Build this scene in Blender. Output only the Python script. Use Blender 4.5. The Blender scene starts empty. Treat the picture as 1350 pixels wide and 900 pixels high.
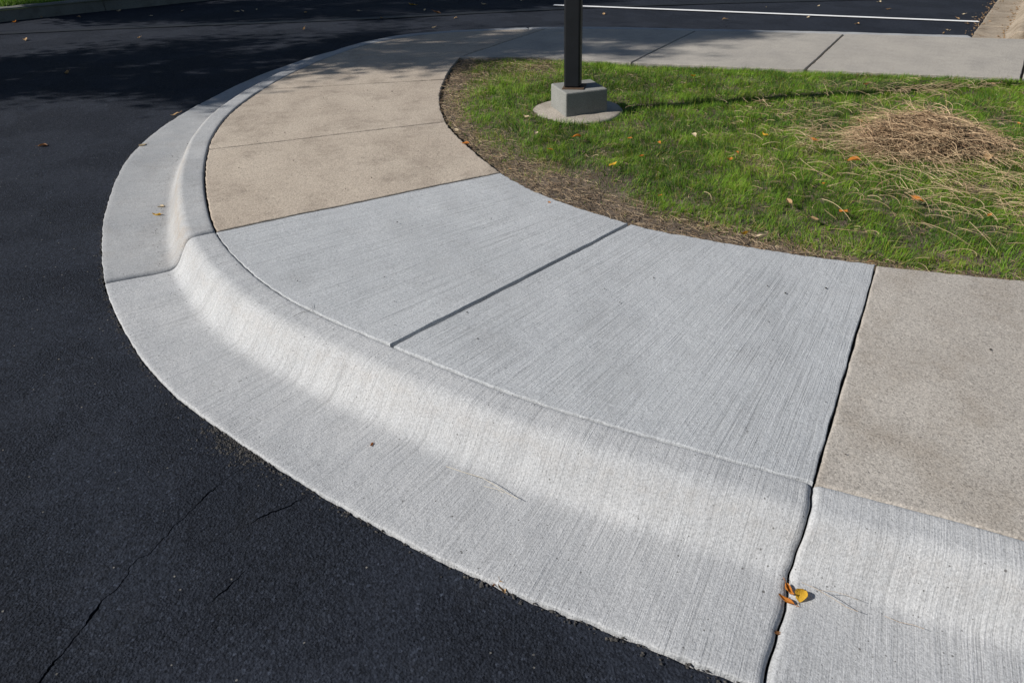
import bpy, bmesh, math, random
import numpy as np
from mathutils import Vector, Matrix
from mathutils.geometry import delaunay_2d_cdt

random.seed(7)
rng = np.random.default_rng(11)
scene = bpy.context.scene
C = scene.collection

# ------------------------------------------------------------------ camera
cam_data = bpy.data.cameras.new('camera')
cam = bpy.data.objects.new('camera', cam_data)
C.objects.link(cam)
cam.location = (0, 0, 1.6)
cam.rotation_euler = (math.radians(90 - 33), 0, 0)
cam_data.sensor_width = 36
cam_data.lens = 950 / 1350 * 36
cam_data.clip_start = 0.05
cam_data.clip_end = 2000
scene.camera = cam

# ------------------------------------------------------------------ sky, sun, exposure
SUN_EL = math.radians(34)
SUN_TRAVEL = math.radians(12.4)            # heading of the shadows, from +x towards +y
world = bpy.data.worlds.new('World')
scene.world = world
world.use_nodes = True
wn = world.node_tree
bg = wn.nodes['Background']
sky = wn.nodes.new('ShaderNodeTexSky')
sky.sky_type = 'NISHITA'
sky.sun_disc = False
sky.sun_elevation = SUN_EL
sky.sun_rotation = math.atan2(-math.cos(SUN_TRAVEL), -math.sin(SUN_TRAVEL))
sky.air_density = 1.0
sky.dust_density = 0.6
wn.links.new(sky.outputs[0], bg.inputs['Color'])
bg.inputs['Strength'].default_value = 0.05

sun_data = bpy.data.lights.new('sun', 'SUN')
sun_data.energy = 4.8
sun_data.angle = math.radians(0.53)
sun_data.color = (1.0, 0.945, 0.875)
sun = bpy.data.objects.new('sun', sun_data)
C.objects.link(sun)
travel = Vector((math.cos(SUN_TRAVEL) * math.cos(SUN_EL), math.sin(SUN_TRAVEL) * math.cos(SUN_EL), -math.sin(SUN_EL)))
sun.rotation_euler = travel.to_track_quat('-Z', 'Y').to_euler()
sun.location = (-20, -5, 14)

vs = scene.view_settings
vs.view_transform = 'Standard'
vs.look = 'None'
vs.gamma = 1
vs.exposure = 0.24
vs.use_curve_mapping = False

# ------------------------------------------------------------------ helpers
def tag(o, label=None, cat=None, group=None, kind=None):
    if label: o['label'] = label
    if cat: o['category'] = cat
    if group: o['group'] = group
    if kind: o['kind'] = kind
    return o

def link(name, me, mat=None, parent=None):
    o = bpy.data.objects.new(name, me)
    C.objects.link(o)
    if mat is not None:
        me.materials.append(mat)
    if parent is not None:
        o.parent = parent
    return o

def mesh_np(name, V, F, smooth=True, col=None, uv=None):
    """fast mesh from arrays; F (n,3) or (n,4)"""
    me = bpy.data.meshes.new(name)
    V = np.asarray(V, np.float32); F = np.asarray(F, np.int32)
    n, k = F.shape
    me.vertices.add(len(V)); me.vertices.foreach_set('co', V.ravel())
    me.loops.add(n * k); me.loops.foreach_set('vertex_index', F.ravel())
    me.polygons.add(n)
    me.polygons.foreach_set('loop_start', np.arange(0, n * k, k, dtype=np.int32))
    me.polygons.foreach_set('use_smooth', np.full(n, smooth))
    if uv is not None:
        l = me.uv_layers.new(name='UVMap')
        l.data.foreach_set('uv', np.asarray(uv, np.float32)[F.ravel()].ravel())
    if col is not None:
        a = me.color_attributes.new('tint', 'FLOAT_COLOR', 'POINT')
        c4 = np.ones((len(V), 4), np.float32); c4[:, :3] = col
        a.data.foreach_set('color', c4.ravel())
    me.update(calc_edges=True)
    me.validate()
    return me

def empty(name, loc=(0, 0, 0), rz=0):
    o = bpy.data.objects.new(name, None)
    C.objects.link(o)
    o.location = loc; o.rotation_euler = (0, 0, rz)
    o.empty_display_size = 0.1
    return o

_lat = rng.random((256, 256))
def vnoise(x, y, s=1.0, seed=0):
    x = np.asarray(x, float) * s + seed * 17.31; y = np.asarray(y, float) * s + seed * 9.77
    xi = np.floor(x).astype(int); yi = np.floor(y).astype(int)
    fx = x - xi; fy = y - yi
    fx = fx * fx * (3 - 2 * fx); fy = fy * fy * (3 - 2 * fy)
    g = lambda a, b: _lat[a % 256, b % 256]
    return ((g(xi, yi) * (1 - fx) + g(xi + 1, yi) * fx) * (1 - fy) + (g(xi, yi + 1) * (1 - fx) + g(xi + 1, yi + 1) * fx) * fy) * 2 - 1
def fbm(x, y, s=1.0, o=3, seed=0):
    r = 0; a = 1
    for i in range(o):
        r = r + a * vnoise(x, y, s * 2 ** i, seed + i); a *= 0.5
    return r / 1.75
def sstep(a, b, x):
    t = np.clip((np.asarray(x, float) - a) / (b - a), 0, 1)
    return t * t * (3 - 2 * t)

class Curve:
    """smoothed polyline with arc-length parameter"""
    def __init__(self, pts, smooth=0.12, step=0.01):
        p = np.array(pts, float)
        # catmull-rom densify
        q = []
        P = np.vstack([2 * p[0] - p[1], p, 2 * p[-1] - p[-2]])
        for i in range(1, len(P) - 2):
            n = max(4, int(np.linalg.norm(P[i + 1] - P[i]) / step))
            t = np.linspace(0, 1, n, endpoint=False)[:, None]
            a, b, c, d = P[i - 1], P[i], P[i + 1], P[i + 2]
            q.append(0.5 * (2 * b + (c - a) * t + (2 * a - 5 * b + 4 * c - d) * t ** 2 + (3 * b - a - 3 * c + d) * t ** 3))
        q = np.vstack(q + [p[-1:]])
        q = self.resample(q, step)
        if smooth > 0:
            k = int(3 * smooth / step); w = np.exp(-0.5 * (np.arange(-k, k + 1) * step / smooth) ** 2); w /= w.sum()
            pad = np.vstack([q[0] + (q[0] - q[1]) * np.arange(k, 0, -1)[:, None], q, q[-1] + (q[-1] - q[-2]) * np.arange(1, k + 1)[:, None]])
            q = np.stack([np.convolve(pad[:, j], w, 'valid') for j in (0, 1)], 1)
            q = self.resample(q, step)
        self.q = q
        self.s = np.r_[0, np.cumsum(np.linalg.norm(np.diff(q, axis=0), axis=1))]
        t = np.gradient(q, axis=0); self.t = t / np.linalg.norm(t, axis=1)[:, None]
        self.L = self.s[-1]
    @staticmethod
    def resample(q, step):
        s = np.r_[0, np.cumsum(np.linalg.norm(np.diff(q, axis=0), axis=1))]
        n = max(2, int(s[-1] / step)); u = np.linspace(0, s[-1], n)
        return np.stack([np.interp(u, s, q[:, 0]), np.interp(u, s, q[:, 1])], 1)
    def at(self, u):
        u = np.asarray(u, float)
        return np.stack([np.interp(u, self.s, self.q[:, 0]), np.interp(u, self.s, self.q[:, 1])], -1)
    def tan(self, u):
        t = np.stack([np.interp(u, self.s, self.t[:, 0]), np.interp(u, self.s, self.t[:, 1])], -1)
        return t / np.linalg.norm(t, axis=-1)[..., None]
    def near(self, p):
        return self.s[np.argmin(((self.q - np.array(p)) ** 2).sum(1))]

def in_poly(px, py, poly):
    ins = np.zeros(len(px), bool); n = len(poly)
    x1, y1 = poly[-1]
    for x2, y2 in poly:
        c = ((y1 > py) != (y2 > py))
        if c.any():
            xs = (x2 - x1) * (py - y1) / (y2 - y1 + 1e-12) + x1
            ins ^= c & (px < xs)
        x1, y1 = x2, y2
    return ins
def dist_poly(px, py, q):
    d = np.full(len(px), 1e9)
    for a in q:
        d = np.minimum(d, (px - a[0]) ** 2 + (py - a[1]) ** 2)
    return np.sqrt(d)

# ------------------------------------------------------------------ materials
class NT:
    def __init__(self, name):
        self.m = bpy.data.materials.new(name); self.m.use_nodes = True
        self.t = self.m.node_tree; self.b = self.t.nodes['Principled BSDF']
        self.co = self.n('ShaderNodeTexCoord')
    def n(self, ty, **kw):
        x = self.t.nodes.new(ty)
        for k, v in kw.items(): setattr(x, k, v)
        return x
    def l(self, a, b): self.t.links.new(a, b)
    def noise(self, scale, detail=3, rough=0.55, vec=None, out='Fac'):
        x = self.n('ShaderNodeTexNoise'); x.inputs['Scale'].default_value = scale
        x.inputs['Detail'].default_value = detail; x.inputs['Roughness'].default_value = rough
        self.l(vec if vec is not None else self.co.outputs['Object'], x.inputs['Vector'])
        return x.outputs[out]
    def vor(self, scale, vec=None, out='Distance', feature='F1'):
        x = self.n('ShaderNodeTexVoronoi', feature=feature); x.inputs['Scale'].default_value = scale
        self.l(vec if vec is not None else self.co.outputs['Object'], x.inputs['Vector'])
        return x.outputs[out]
    def uvmap(self, sx, sy):
        x = self.n('ShaderNodeMapping'); x.inputs['Scale'].default_value = (sx, sy, 1)
        self.l(self.co.outputs['UV'], x.inputs['Vector'])
        return x.outputs[0]
    def ramp(self, fac, stops):
        x = self.n('ShaderNodeValToRGB'); e = x.color_ramp.elements
        while len(e) < len(stops): e.new(0.5)
        for q, (p, c) in zip(e, stops):
            q.position = p; q.color = (c, c, c, 1) if isinstance(c, (int, float)) else (*c, 1)
        self.l(fac, x.inputs[0])
        return x.outputs[0]
    def mix(self, fac, a, b, mode='MIX'):
        x = self.n('ShaderNodeMix', data_type='RGBA', blend_type=mode)
        for sock, v in ((x.inputs[0], fac), (x.inputs[6], a), (x.inputs[7], b)):
            if isinstance(v, (int, float)): sock.default_value = v if sock == x.inputs[0] else (v, v, v, 1)
            elif isinstance(v, tuple): sock.default_value = (*v, 1)
            else: self.l(v, sock)
        return x.outputs[2]
    def math(self, op, a, b):
        x = self.n('ShaderNodeMath', operation=op)
        for s, v in zip(x.inputs, (a, b)):
            if isinstance(v, (int, float)): s.default_value = v
            else: self.l(v, s)
        return x.outputs[0]
    def bump(self, h, dist, strength=1.0, prev=None):
        x = self.n('ShaderNodeBump'); x.inputs['Distance'].default_value = dist; x.inputs['Strength'].default_value = strength
        self.l(h, x.inputs['Height'])
        if prev is not None: self.l(prev, x.inputs['Normal'])
        return x.outputs[0]
    def done(self, col, rough=0.9, normal=None, spec=0.3):
        if isinstance(col, tuple): self.b.inputs['Base Color'].default_value = (*col, 1)
        else: self.l(col, self.b.inputs['Base Color'])
        if isinstance(rough, (int, float)): self.b.inputs['Roughness'].default_value = rough
        else: self.l(rough, self.b.inputs['Roughness'])
        self.b.inputs['Specular IOR Level'].default_value = spec
        if normal is not None: self.l(normal, self.b.inputs['Normal'])
        return self.m

def concrete(name, base, blotch, broom=0.0, grain=0.0010, pits=0.5, stain=None, stain_amt=0.0, aggregate=0.0, broom_u=260, dust=0.0):
    k = NT(name)
    big = k.ramp(k.noise(2.2, 5, 0.62), [(0.36, 0.0), (0.66, 1.0)])
    col = k.mix(big, base, blotch)
    if stain is not None:
        st = k.ramp(k.noise(4.5, 6, 0.68), [(0.50, 0.0), (0.72, 1.0)])
        col = k.mix(k.math('MULTIPLY', st, stain_amt), col, stain)
    if dust > 0:                                    # silt left along the flow line of the gutter
        sx = k.n('ShaderNodeSeparateXYZ'); k.l(k.co.outputs['UV'], sx.inputs[0])
        off = k.math('ADD', sx.outputs[1], k.math('MULTIPLY', k.math('SUBTRACT', k.noise(7, 3), 0.5), 0.10))
        band = k.ramp(off, [(0.25, 0.0), (0.315, 1.0), (0.36, 0.55), (0.50, 0.0)])
        dm = k.math('MULTIPLY', k.math('MULTIPLY', band, k.ramp(k.noise(24, 5, 0.75), [(0.35, 0.1), (0.65, 1.0)])), dust)
        col = k.mix(dm, col, (0.30, 0.25, 0.20))
    fine = k.noise(160, 4, 0.75)
    col = k.mix(1.0, col, k.ramp(fine, [(0.28, 0.60), (0.5, 1.0), (0.74, 1.32)]), 'MULTIPLY')
    if aggregate > 0:
        ag = k.vor(190, out='Color')
        col = k.mix(aggregate, col, k.ramp(ag, [(0.1, 0.42), (0.45, 0.98), (0.8, 1.06), (0.97, 1.45)]), 'MULTIPLY')
    # small air holes with a shape of their own
    hole_d = k.vor(62)
    hole_r = k.noise(31, 1)
    hole = k.math('LESS_THAN', hole_d, k.math('MULTIPLY', k.math('SUBTRACT', hole_r, 0.49), 0.85))
    col = k.mix(k.math('MULTIPLY', hole, pits), col, (0.10, 0.098, 0.095))
    nrm = k.bump(k.noise(2.7, 3, 0.5), 0.012, 0.35)
    nrm = k.bump(k.noise(210, 4, 0.7), grain, 0.9, nrm)
    nrm = k.bump(k.noise(45, 3, 0.6), grain * 1.6, 0.6, nrm)
    if broom > 0:
        wob = k.n('ShaderNodeVectorMath', operation='ADD')
        k.l(k.uvmap(1, 1), wob.inputs[0])
        sc = k.n('ShaderNodeVectorMath', operation='SCALE'); sc.inputs['Scale'].default_value = 0.010
        k.l(k.noise(3.0, 2, 0.5, out='Color'), sc.inputs[0]); k.l(sc.outputs[0], wob.inputs[1])
        mp = k.n('ShaderNodeMapping'); mp.inputs['Scale'].default_value = (broom_u, 3.2, 1)
        k.l(wob.outputs[0], mp.inputs['Vector'])
        mp2 = k.n('ShaderNodeMapping'); mp2.inputs['Scale'].default_value = (broom_u * 0.32, 1.4, 1)
        k.l(wob.outputs[0], mp2.inputs['Vector'])
        s1 = k.noise(1.0, 2, 0.6, mp.outputs[0]); s2 = k.noise(1.0, 3, 0.7, mp2.outputs[0])
        mask = k.ramp(k.noise(3.1, 3), [(0.3, 0.5), (0.65, 1.0)])
        h = k.math('MULTIPLY', k.math('ADD', s1, k.math('MULTIPLY', s2, 1.1)), mask)
        nrm = k.bump(h, 0.0042 * broom, 0.9, nrm)
        tone = k.mix(1.0, k.ramp(s2, [(0.36, 0.76), (0.46, 1.0), (0.6, 1.07)]), k.ramp(s1, [(0.30, 0.66), (0.44, 1.0), (0.62, 1.10)]), 'MULTIPLY')
        col = k.mix(k.math('MULTIPLY', mask, min(1.0, broom * 1.15)), col, tone, 'MULTIPLY')
    nrm = k.bump(k.math('MULTIPLY', hole, -1.0), 0.003, 0.6 * pits, nrm)
    return k.done(col, 0.92, nrm, 0.22)

M_new = concrete('new_concrete_broomed', (0.405, 0.424, 0.443), (0.365, 0.384, 0.404), broom=0.66, grain=0.0019, pits=0.7, stain=(0.28, 0.285, 0.29), stain_amt=0.30)
M_kerb = concrete('kerb_concrete', (0.432, 0.444, 0.457), (0.378, 0.393, 0.41), broom=0.50, grain=0.0022, pits=0.8, broom_u=210, dust=0.22, stain=(0.32, 0.33, 0.34), stain_amt=0.32)
M_kerb_old = concrete('kerb_concrete_smooth', (0.36, 0.37, 0.38), (0.305, 0.318, 0.333), broom=0.28, grain=0.0013, pits=0.75, broom_u=160, dust=0.75, stain=(0.26, 0.255, 0.25), stain_amt=0.45)
M_tan = concrete('tan_old_concrete', (0.445, 0.388, 0.322), (0.385, 0.33, 0.272), broom=0.0, grain=0.0011, pits=0.6, stain=(0.25, 0.21, 0.172), stain_amt=0.75, aggregate=0.6)
M_agg = concrete('grey_tan_worn_concrete', (0.425, 0.398, 0.362), (0.365, 0.338, 0.305), broom=0.0, grain=0.0024, pits=0.7, stain=(0.25, 0.21, 0.165), stain_amt=0.45, aggregate=0.55)
M_far = concrete('grey_sidewalk_concrete', (0.40, 0.375, 0.335), (0.34, 0.32, 0.29), broom=0.22, grain=0.0012, pits=0.4, stain=(0.25, 0.24, 0.225), stain_amt=0.5, aggregate=0.3)
M_stained = concrete('stained_gutter_concrete', (0.38, 0.32, 0.25), (0.30, 0.25, 0.19), broom=0.0, grain=0.002, pits=0.8, stain=(0.16, 0.12, 0.08), stain_amt=0.9, aggregate=0.6)
M_opp_shaded = concrete('shaded_dark_kerb', (0.17, 0.175, 0.165), (0.12, 0.125, 0.115), broom=0.0, grain=0.002, pits=0.5, stain=(0.07, 0.07, 0.06), stain_amt=0.6)  # old concrete, darkened further: the opposite kerb's shade is put into this colour
M_block = concrete('lamp_block_concrete', (0.235, 0.24, 0.23), (0.17, 0.175, 0.165), broom=0.0, grain=0.0015, pits=0.6, stain=(0.2, 0.19, 0.17), stain_amt=0.4)
M_foot = concrete('footing_concrete', (0.42, 0.38, 0.33), (0.33, 0.30, 0.26), broom=0.0, grain=0.003, pits=0.7, stain=(0.2, 0.17, 0.13), stain_amt=0.6, aggregate=0.4)

def asphalt():
    k = NT('dark_sealed_asphalt')
    big = k.ramp(k.noise(0.9, 4, 0.6), [(0.3, 0.0), (0.7, 1.0)])
    col = k.mix(big, (0.0200, 0.0245, 0.0350), (0.0245, 0.0290, 0.0400))
    cell = k.vor(140, out='Color')
    col = k.mix(1.0, col, k.ramp(cell, [(0.05, 0.48), (0.5, 1.0), (0.82, 1.28), (0.97, 2.2)]), 'MULTIPLY')
    fl = k.vor(95, out='Color')
    sep = k.n('ShaderNodeSeparateColor'); k.l(fl, sep.inputs[0])
    dd = k.vor(95)
    speck = k.math('MULTIPLY', k.math('GREATER_THAN', sep.outputs[0], 0.993), k.math('LESS_THAN', dd, 0.28))
    col = k.mix(speck, col, (0.17, 0.165, 0.155))
    dust = k.ramp(k.noise(5.5, 6, 0.7), [(0.54, 0.0), (0.8, 1.0)])
    col = k.mix(k.math('MULTIPLY', dust, 0.14), col, (0.045, 0.043, 0.040))
    nrm = k.bump(k.noise(3.3, 4, 0.55), 0.02, 0.35)
    nrm = k.bump(k.noise(34, 3, 0.6), 0.004, 0.4, nrm)
    smooth = k.ramp(k.noise(1.7, 3, 0.5), [(0.44, 0.35), (0.54, 1.0)])
    h = k.math('MULTIPLY', k.math('ADD', k.vor(135), k.noise(230, 4, 0.8)), smooth)
    nrm = k.bump(h, 0.0070, 1.0, nrm)
    return k.done(col, 0.93, nrm, 0.10)
M_asphalt = asphalt()

def plain(name, c1, c2, scale, rough=0.9, dist=0.004, spec=0.2):
    k = NT(name)
    col = k.mix(k.ramp(k.noise(scale, 5, 0.65), [(0.32, 0.0), (0.68, 1.0)]), c1, c2)
    return k.done(col, rough, k.bump(k.noise(scale * 2.2, 4, 0.65), dist, 0.7), spec)
def soil_mat():
    k = NT('lawn_soil')
    col = k.mix(k.ramp(k.noise(9, 6, 0.7), [(0.3, 0.0), (0.7, 1.0)]), (0.090, 0.072, 0.055), (0.19, 0.155, 0.125))
    col = k.mix(1.0, col, k.ramp(k.noise(130, 4, 0.75), [(0.3, 0.5), (0.55, 1.0), (0.75, 1.4)]), 'MULTIPLY')
    nrm = k.bump(k.noise(55, 5, 0.7), 0.012, 0.9)
    return k.done(col, 0.97, nrm, 0.1)
M_soil = soil_mat()
M_bed = plain('joint_dirt', (0.055, 0.048, 0.040), (0.11, 0.095, 0.075), 90)
M_dark_strip = plain('dark_strip', (0.008, 0.009, 0.011), (0.012, 0.013, 0.016), 60, 0.6, 0.002, 0.3)
def paint_mat():
    k = NT('white_line_paint')
    wear = k.ramp(k.noise(38, 6, 0.75), [(0.30, 0.0), (0.40, 1.0)])
    col = k.mix(wear, (0.12, 0.12, 0.125), (0.78, 0.79, 0.80))
    return k.done(col, 0.7, k.bump(k.noise(150, 3), 0.002, 0.6), 0.3)
M_paint = paint_mat()
M_black = plain('black_painted_steel', (0.006, 0.0075, 0.010), (0.008, 0.010, 0.0135), 14, 0.5, 0.0006, 0.3)
M_steel = plain('rusty_anchor_steel', (0.05, 0.035, 0.025), (0.11, 0.07, 0.045), 120, 0.8, 0.002)
M_lens = plain('lamp_lens', (0.5, 0.5, 0.48), (0.6, 0.6, 0.58), 10, 0.3, 0.0005)
M_bark = plain('tree_bark', (0.07, 0.055, 0.04), (0.14, 0.11, 0.085), 18, 0.95, 0.02)
M_grit = plain('dark_grit', (0.02, 0.018, 0.016), (0.06, 0.05, 0.042), 200, 0.9, 0.001)
M_crumb = plain('asphalt_crumb', (0.022, 0.023, 0.026), (0.085, 0.080, 0.073), 150, 0.85, 0.002)

def tint_mat(name, transl=0.25, rough=0.6, spec=0.25):
    k = NT(name)
    a = k.n('ShaderNodeVertexColor', layer_name='tint')
    k.l(a.outputs['Color'], k.b.inputs['Base Color'])
    k.b.inputs['Roughness'].default_value = rough
    k.b.inputs['Specular IOR Level'].default_value = spec
    if transl > 0:
        t = k.n('ShaderNodeBsdfTranslucent'); k.l(a.outputs['Color'], t.inputs['Color'])
        mx = k.n('ShaderNodeMixShader'); mx.inputs[0].default_value = transl
        k.l(k.b.outputs[0], mx.inputs[1]); k.l(t.outputs[0], mx.inputs[2])
        k.l(mx.outputs[0], k.t.nodes['Material Output'].inputs['Surface'])
    return k.m
M_grass = tint_mat('grass_blades', 0.30)
M_straw = tint_mat('dry_straw', 0.10, 0.75, 0.15)

def leaf_mat(name, c1, c2, edge):
    k = NT(name)
    col = k.mix(k.ramp(k.noise(45, 4, 0.65), [(0.35, 0.0), (0.65, 1.0)]), c1, c2)
    col = k.mix(k.ramp(k.noise(110, 3, 0.6), [(0.60, 0.0), (0.72, 0.8)]), col, edge)
    nrm = k.bump(k.noise(160, 3), 0.0015, 0.6)
    m = k.done(col, 0.6, nrm, 0.3)
    t = k.n('ShaderNodeBsdfTranslucent'); k.l(col, t.inputs['Color'])
    mx = k.n('ShaderNodeMixShader'); mx.inputs[0].default_value = 0.22
    k.l(k.b.outputs[0], mx.inputs[1]); k.l(t.outputs[0], mx.inputs[2])
    k.l(mx.outputs[0], k.t.nodes['Material Output'].inputs['Surface'])
    return m
M_leaf = {
    'yellow': leaf_mat('leaf_yellow', (0.66, 0.42, 0.04), (0.55, 0.30, 0.025), (0.30, 0.14, 0.03)),
    'orange': leaf_mat('leaf_orange', (0.58, 0.23, 0.035), (0.42, 0.14, 0.022), (0.18, 0.07, 0.02)),
    'tan': leaf_mat('leaf_tan', (0.48, 0.33, 0.18), (0.37, 0.23, 0.11), (0.2, 0.11, 0.05)),
    'cream': leaf_mat('leaf_cream', (0.68, 0.57, 0.40), (0.56, 0.44, 0.28), (0.38, 0.26, 0.14)),
    'brown': leaf_mat('leaf_brown', (0.25, 0.12, 0.05), (0.16, 0.075, 0.03), (0.08, 0.04, 0.02)),
    'green': leaf_mat('leaf_tree', (0.10, 0.12, 0.02), (0.07, 0.10, 0.018), (0.2, 0.16, 0.03)),
}

# ------------------------------------------------------------------ measured ground curves (metres)
B = Curve([(9.0, -2.2), (5.0, -0.38), (2.6, 0.71), (1.327, 1.292), (1.049, 1.412), (0.85, 1.495), (0.604, 1.608), (0.259, 1.771), (0.069, 1.868), (-0.189, 2.028),
           (-0.446, 2.205), (-0.654, 2.35), (-0.831, 2.483), (-0.99, 2.62), (-1.17, 2.825), (-1.31, 3.015), (-1.473, 3.271), (-1.729, 3.871), (-1.91, 4.44),
           (-1.994, 4.82), (-2.04, 5.337), (-1.993, 6.005), (-1.883, 6.622), (-1.69, 7.25), (-1.45, 7.78), (-1.12, 8.16), (-0.622, 8.42), (0.067, 8.58),
           (0.491, 8.63), (1.202, 8.61), (1.95, 8.52), (3.5, 8.33), (5.339, 8.03), (7.6, 7.62), (9.5, 7.27)], 0.13)
I = Curve([(9.6, 0.35), (5.6, 1.55), (3.2, 2.34), (2.125, 2.645), (1.576, 2.785), (1.205, 2.915), (0.799, 3.09), (0.562, 3.222), (0.179, 3.585), (-0.065, 3.95),
           (-0.257, 4.377), (-0.434, 4.856), (-0.524, 5.326), (-0.56, 5.762), (-0.549, 6.4), (-0.49, 7.0)], 0.09)
F = Curve([(-0.49, 7.0), (0.1, 7.02), (0.454, 6.96), (1.053, 6.79), (2.558, 6.50), (4.232, 6.174), (6.4, 5.75), (8.4, 5.36)], 0.05)
uB = lambda *p: float(B.near(p)); uI = lambda *p: float(I.near(p)); uF = lambda *p: float(F.near(p))
# width of kerb + gutter along the curve
_wu = np.array([uB(9, -2.2), uB(1.3, 1.3), uB(0.26, 1.77), uB(-0.45, 2.2), uB(-0.83, 2.48), uB(-1.17, 2.82), uB(-1.47, 3.27), uB(-1.73, 3.87), uB(-1.99, 4.82), uB(-2.0, 6.0), uB(0, 8.6), B.L])
_ww = np.array([0.59, 0.59, 0.592, 0.575, 0.555, 0.528, 0.52, 0.545, 0.572, 0.57, 0.57, 0.57])
def kerb_w(u): return np.interp(u, _wu, _ww)
def out_n(c, u):
    t = c.tan(u); return np.stack([t[..., 1], -t[..., 0]], -1) * OUT
t0 = B.tan(uB(0.26, 1.77)); OUT = 1.0
if np.dot(out_n(B, uB(0.26, 1.77)), np.array([-0.5, -0.85])) < 0: OUT = -1.0

UJ1 = uB(0.852, 1.496); UJ3 = uB(-1.432, 3.212); UJ5 = uB(-1.99, 5.95)
KZ = 0.150

# ------------------------------------------------------------------ ground sheet and asphalt
gm = mesh_np('ground', [(-600, -600, -0.10), (600, -600, -0.10), (600, 600, -0.10), (-600, 600, -0.10)], [(0, 1, 2, 3)], False)
tag(link('ground', gm, M_soil), kind='structure')

def g_edge(u, gap=0.0):
    w = kerb_w(u) + gap
    return B.at(u) + out_n(B, u) * w[:, None]

OLD_DIR = np.array([0.556, 0.831]); OLD_N = np.array([0.831, -0.556]); OLD_0 = np.array([5.22, 8.76])
uu = np.concatenate([np.arange(0.02, uB(1.3, 1.3), 0.06), np.arange(uB(1.3, 1.3), uB(-2.04, 5.4), 0.011), np.arange(uB(-2.04, 5.4), uB(4.9, 8.1), 0.03)])
jag = 0.0045 + 0.0050 * vnoise(uu, uu * 0, 26, 3) + 0.0035 * vnoise(uu, uu * 0, 75, 4) + 0.004 * np.maximum(0, vnoise(uu, uu * 0, 7, 5))
edge = g_edge(uu, jag)
outer = [tuple(p) for p in edge]
outer += [tuple(OLD_0 - OLD_N * 0.004), tuple(OLD_0 + OLD_DIR * 60), (38, 400), (-400, 400), (-400, -400), (400, -400), (400, -180)]
outer += [(float(edge[0][0]), float(edge[0][1]))][:0]
def ribbon(pts, w0, seed, n=26):
    c = Curve(pts, 0.0, 0.01)
    u = np.linspace(0, c.L, n); p = c.at(u); t = c.tan(u); nn = np.stack([-t[:, 1], t[:, 0]], 1)
    wob = 0.006 * vnoise(u, u * 0, 22, seed) + 0.004 * vnoise(u, u * 0, 70, seed + 2) + 0.002 * vnoise(u, u * 0, 190, seed + 4)
    env = np.minimum(1, np.minimum(np.linspace(0, 1, n), np.linspace(1, 0, n)) * 3.2) 
    w = w0 * (0.25 + 1.9 * np.abs(vnoise(u, u * 0, 13, seed + 1)) ** 2) * env + 0.0007
    p = p + nn * wob[:, None]
    return np.vstack([p + nn * w[:, None], (p - nn * w[:, None])[::-1]])
cracks = [ribbon([(-1.20, 0.70), (-1.116, 0.99), (-1.092, 1.111), (-1.075, 1.196), (-1.044, 1.28), (-1.046, 1.331), (-1.009, 1.392), (-0.969, 1.513), (-0.938, 1.584), (-0.898, 1.673), (-0.86, 1.72)], 0.0032, 1, 190),
          ribbon([(-0.801, 1.201), (-0.78, 1.228), (-0.76, 1.255), (-0.727, 1.313)], 0.0036, 6, 40),
          ribbon([(-0.765, 1.482), (-0.741, 1.504), (-0.70, 1.535), (-0.648, 1.581), (-0.63, 1.60)], 0.0024, 12, 40)]
pts2 = [Vector(p) for p in outer]; ed = [(i, (i + 1) % len(outer)) for i in range(len(outer))]
for cr in cracks:
    o = len(pts2); pts2 += [Vector(p) for p in cr]
    ed += [(o + i, o + (i + 1) % len(cr)) for i in range(len(cr))]
# helper points keep the triangles near the camera small
gx, gy = np.meshgrid(np.arange(-9, 3, 0.25), np.arange(-2, 13, 0.25)); gx = gx.ravel() + rng.uniform(-.06, .06, gx.size); gy = gy.ravel() + rng.uniform(-.06, .06, gy.size)
oarr = np.array(outer)
ok = in_poly(gx, gy, oarr)
for cr in cracks: ok &= dist_poly(gx, gy, cr) > 0.03
dd = dist_poly(gx, gy, edge[::4]); ok &= dd > 0.06
pts2 += [Vector(p) for p in zip(gx[ok], gy[ok])]
cv, ce, cf, *_ = delaunay_2d_cdt(pts2, ed, [], 1, 1e-6)
cva = np.array([tuple(v) for v in cv]); cfa = np.array([f for f in cf if len(f) == 3])
cen = cva[cfa].mean(1)
keep = in_poly(cen[:, 0], cen[:, 1], oarr)
for cr in cracks: keep &= ~in_poly(cen[:, 0], cen[:, 1], cr)
bm = bmesh.new()
zz = 0.004 * vnoise(cva[:, 0], cva[:, 1], 1.1, 8) * (np.abs(cva).max(1) < 14)
bv = [bm.verts.new((x, y, z)) for (x, y), z in zip(cva, zz)]
for f in cfa[keep]:
    try: bm.faces.new([bv[i] for i in f])
    except ValueError: pass
bmesh.ops.delete(bm, geom=[v for v in bm.verts if not v.link_faces], context='VERTS')
bmesh.ops.recalc_face_normals(bm, faces=bm.faces)
for f in bm.faces:
    if f.normal.z < 0: f.normal_flip()
be = [e for e in bm.edges if e.is_boundary]
ex = bmesh.ops.extrude_edge_only(bm, edges=be)
for v in [g for g in ex['geom'] if isinstance(g, bmesh.types.BMVert)]: v.co.z -= 0.05
me = bpy.data.meshes.new('asphalt_road'); bm.to_mesh(me); bm.free()
road = tag(link('asphalt_road', me, M_asphalt), kind='structure')
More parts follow.
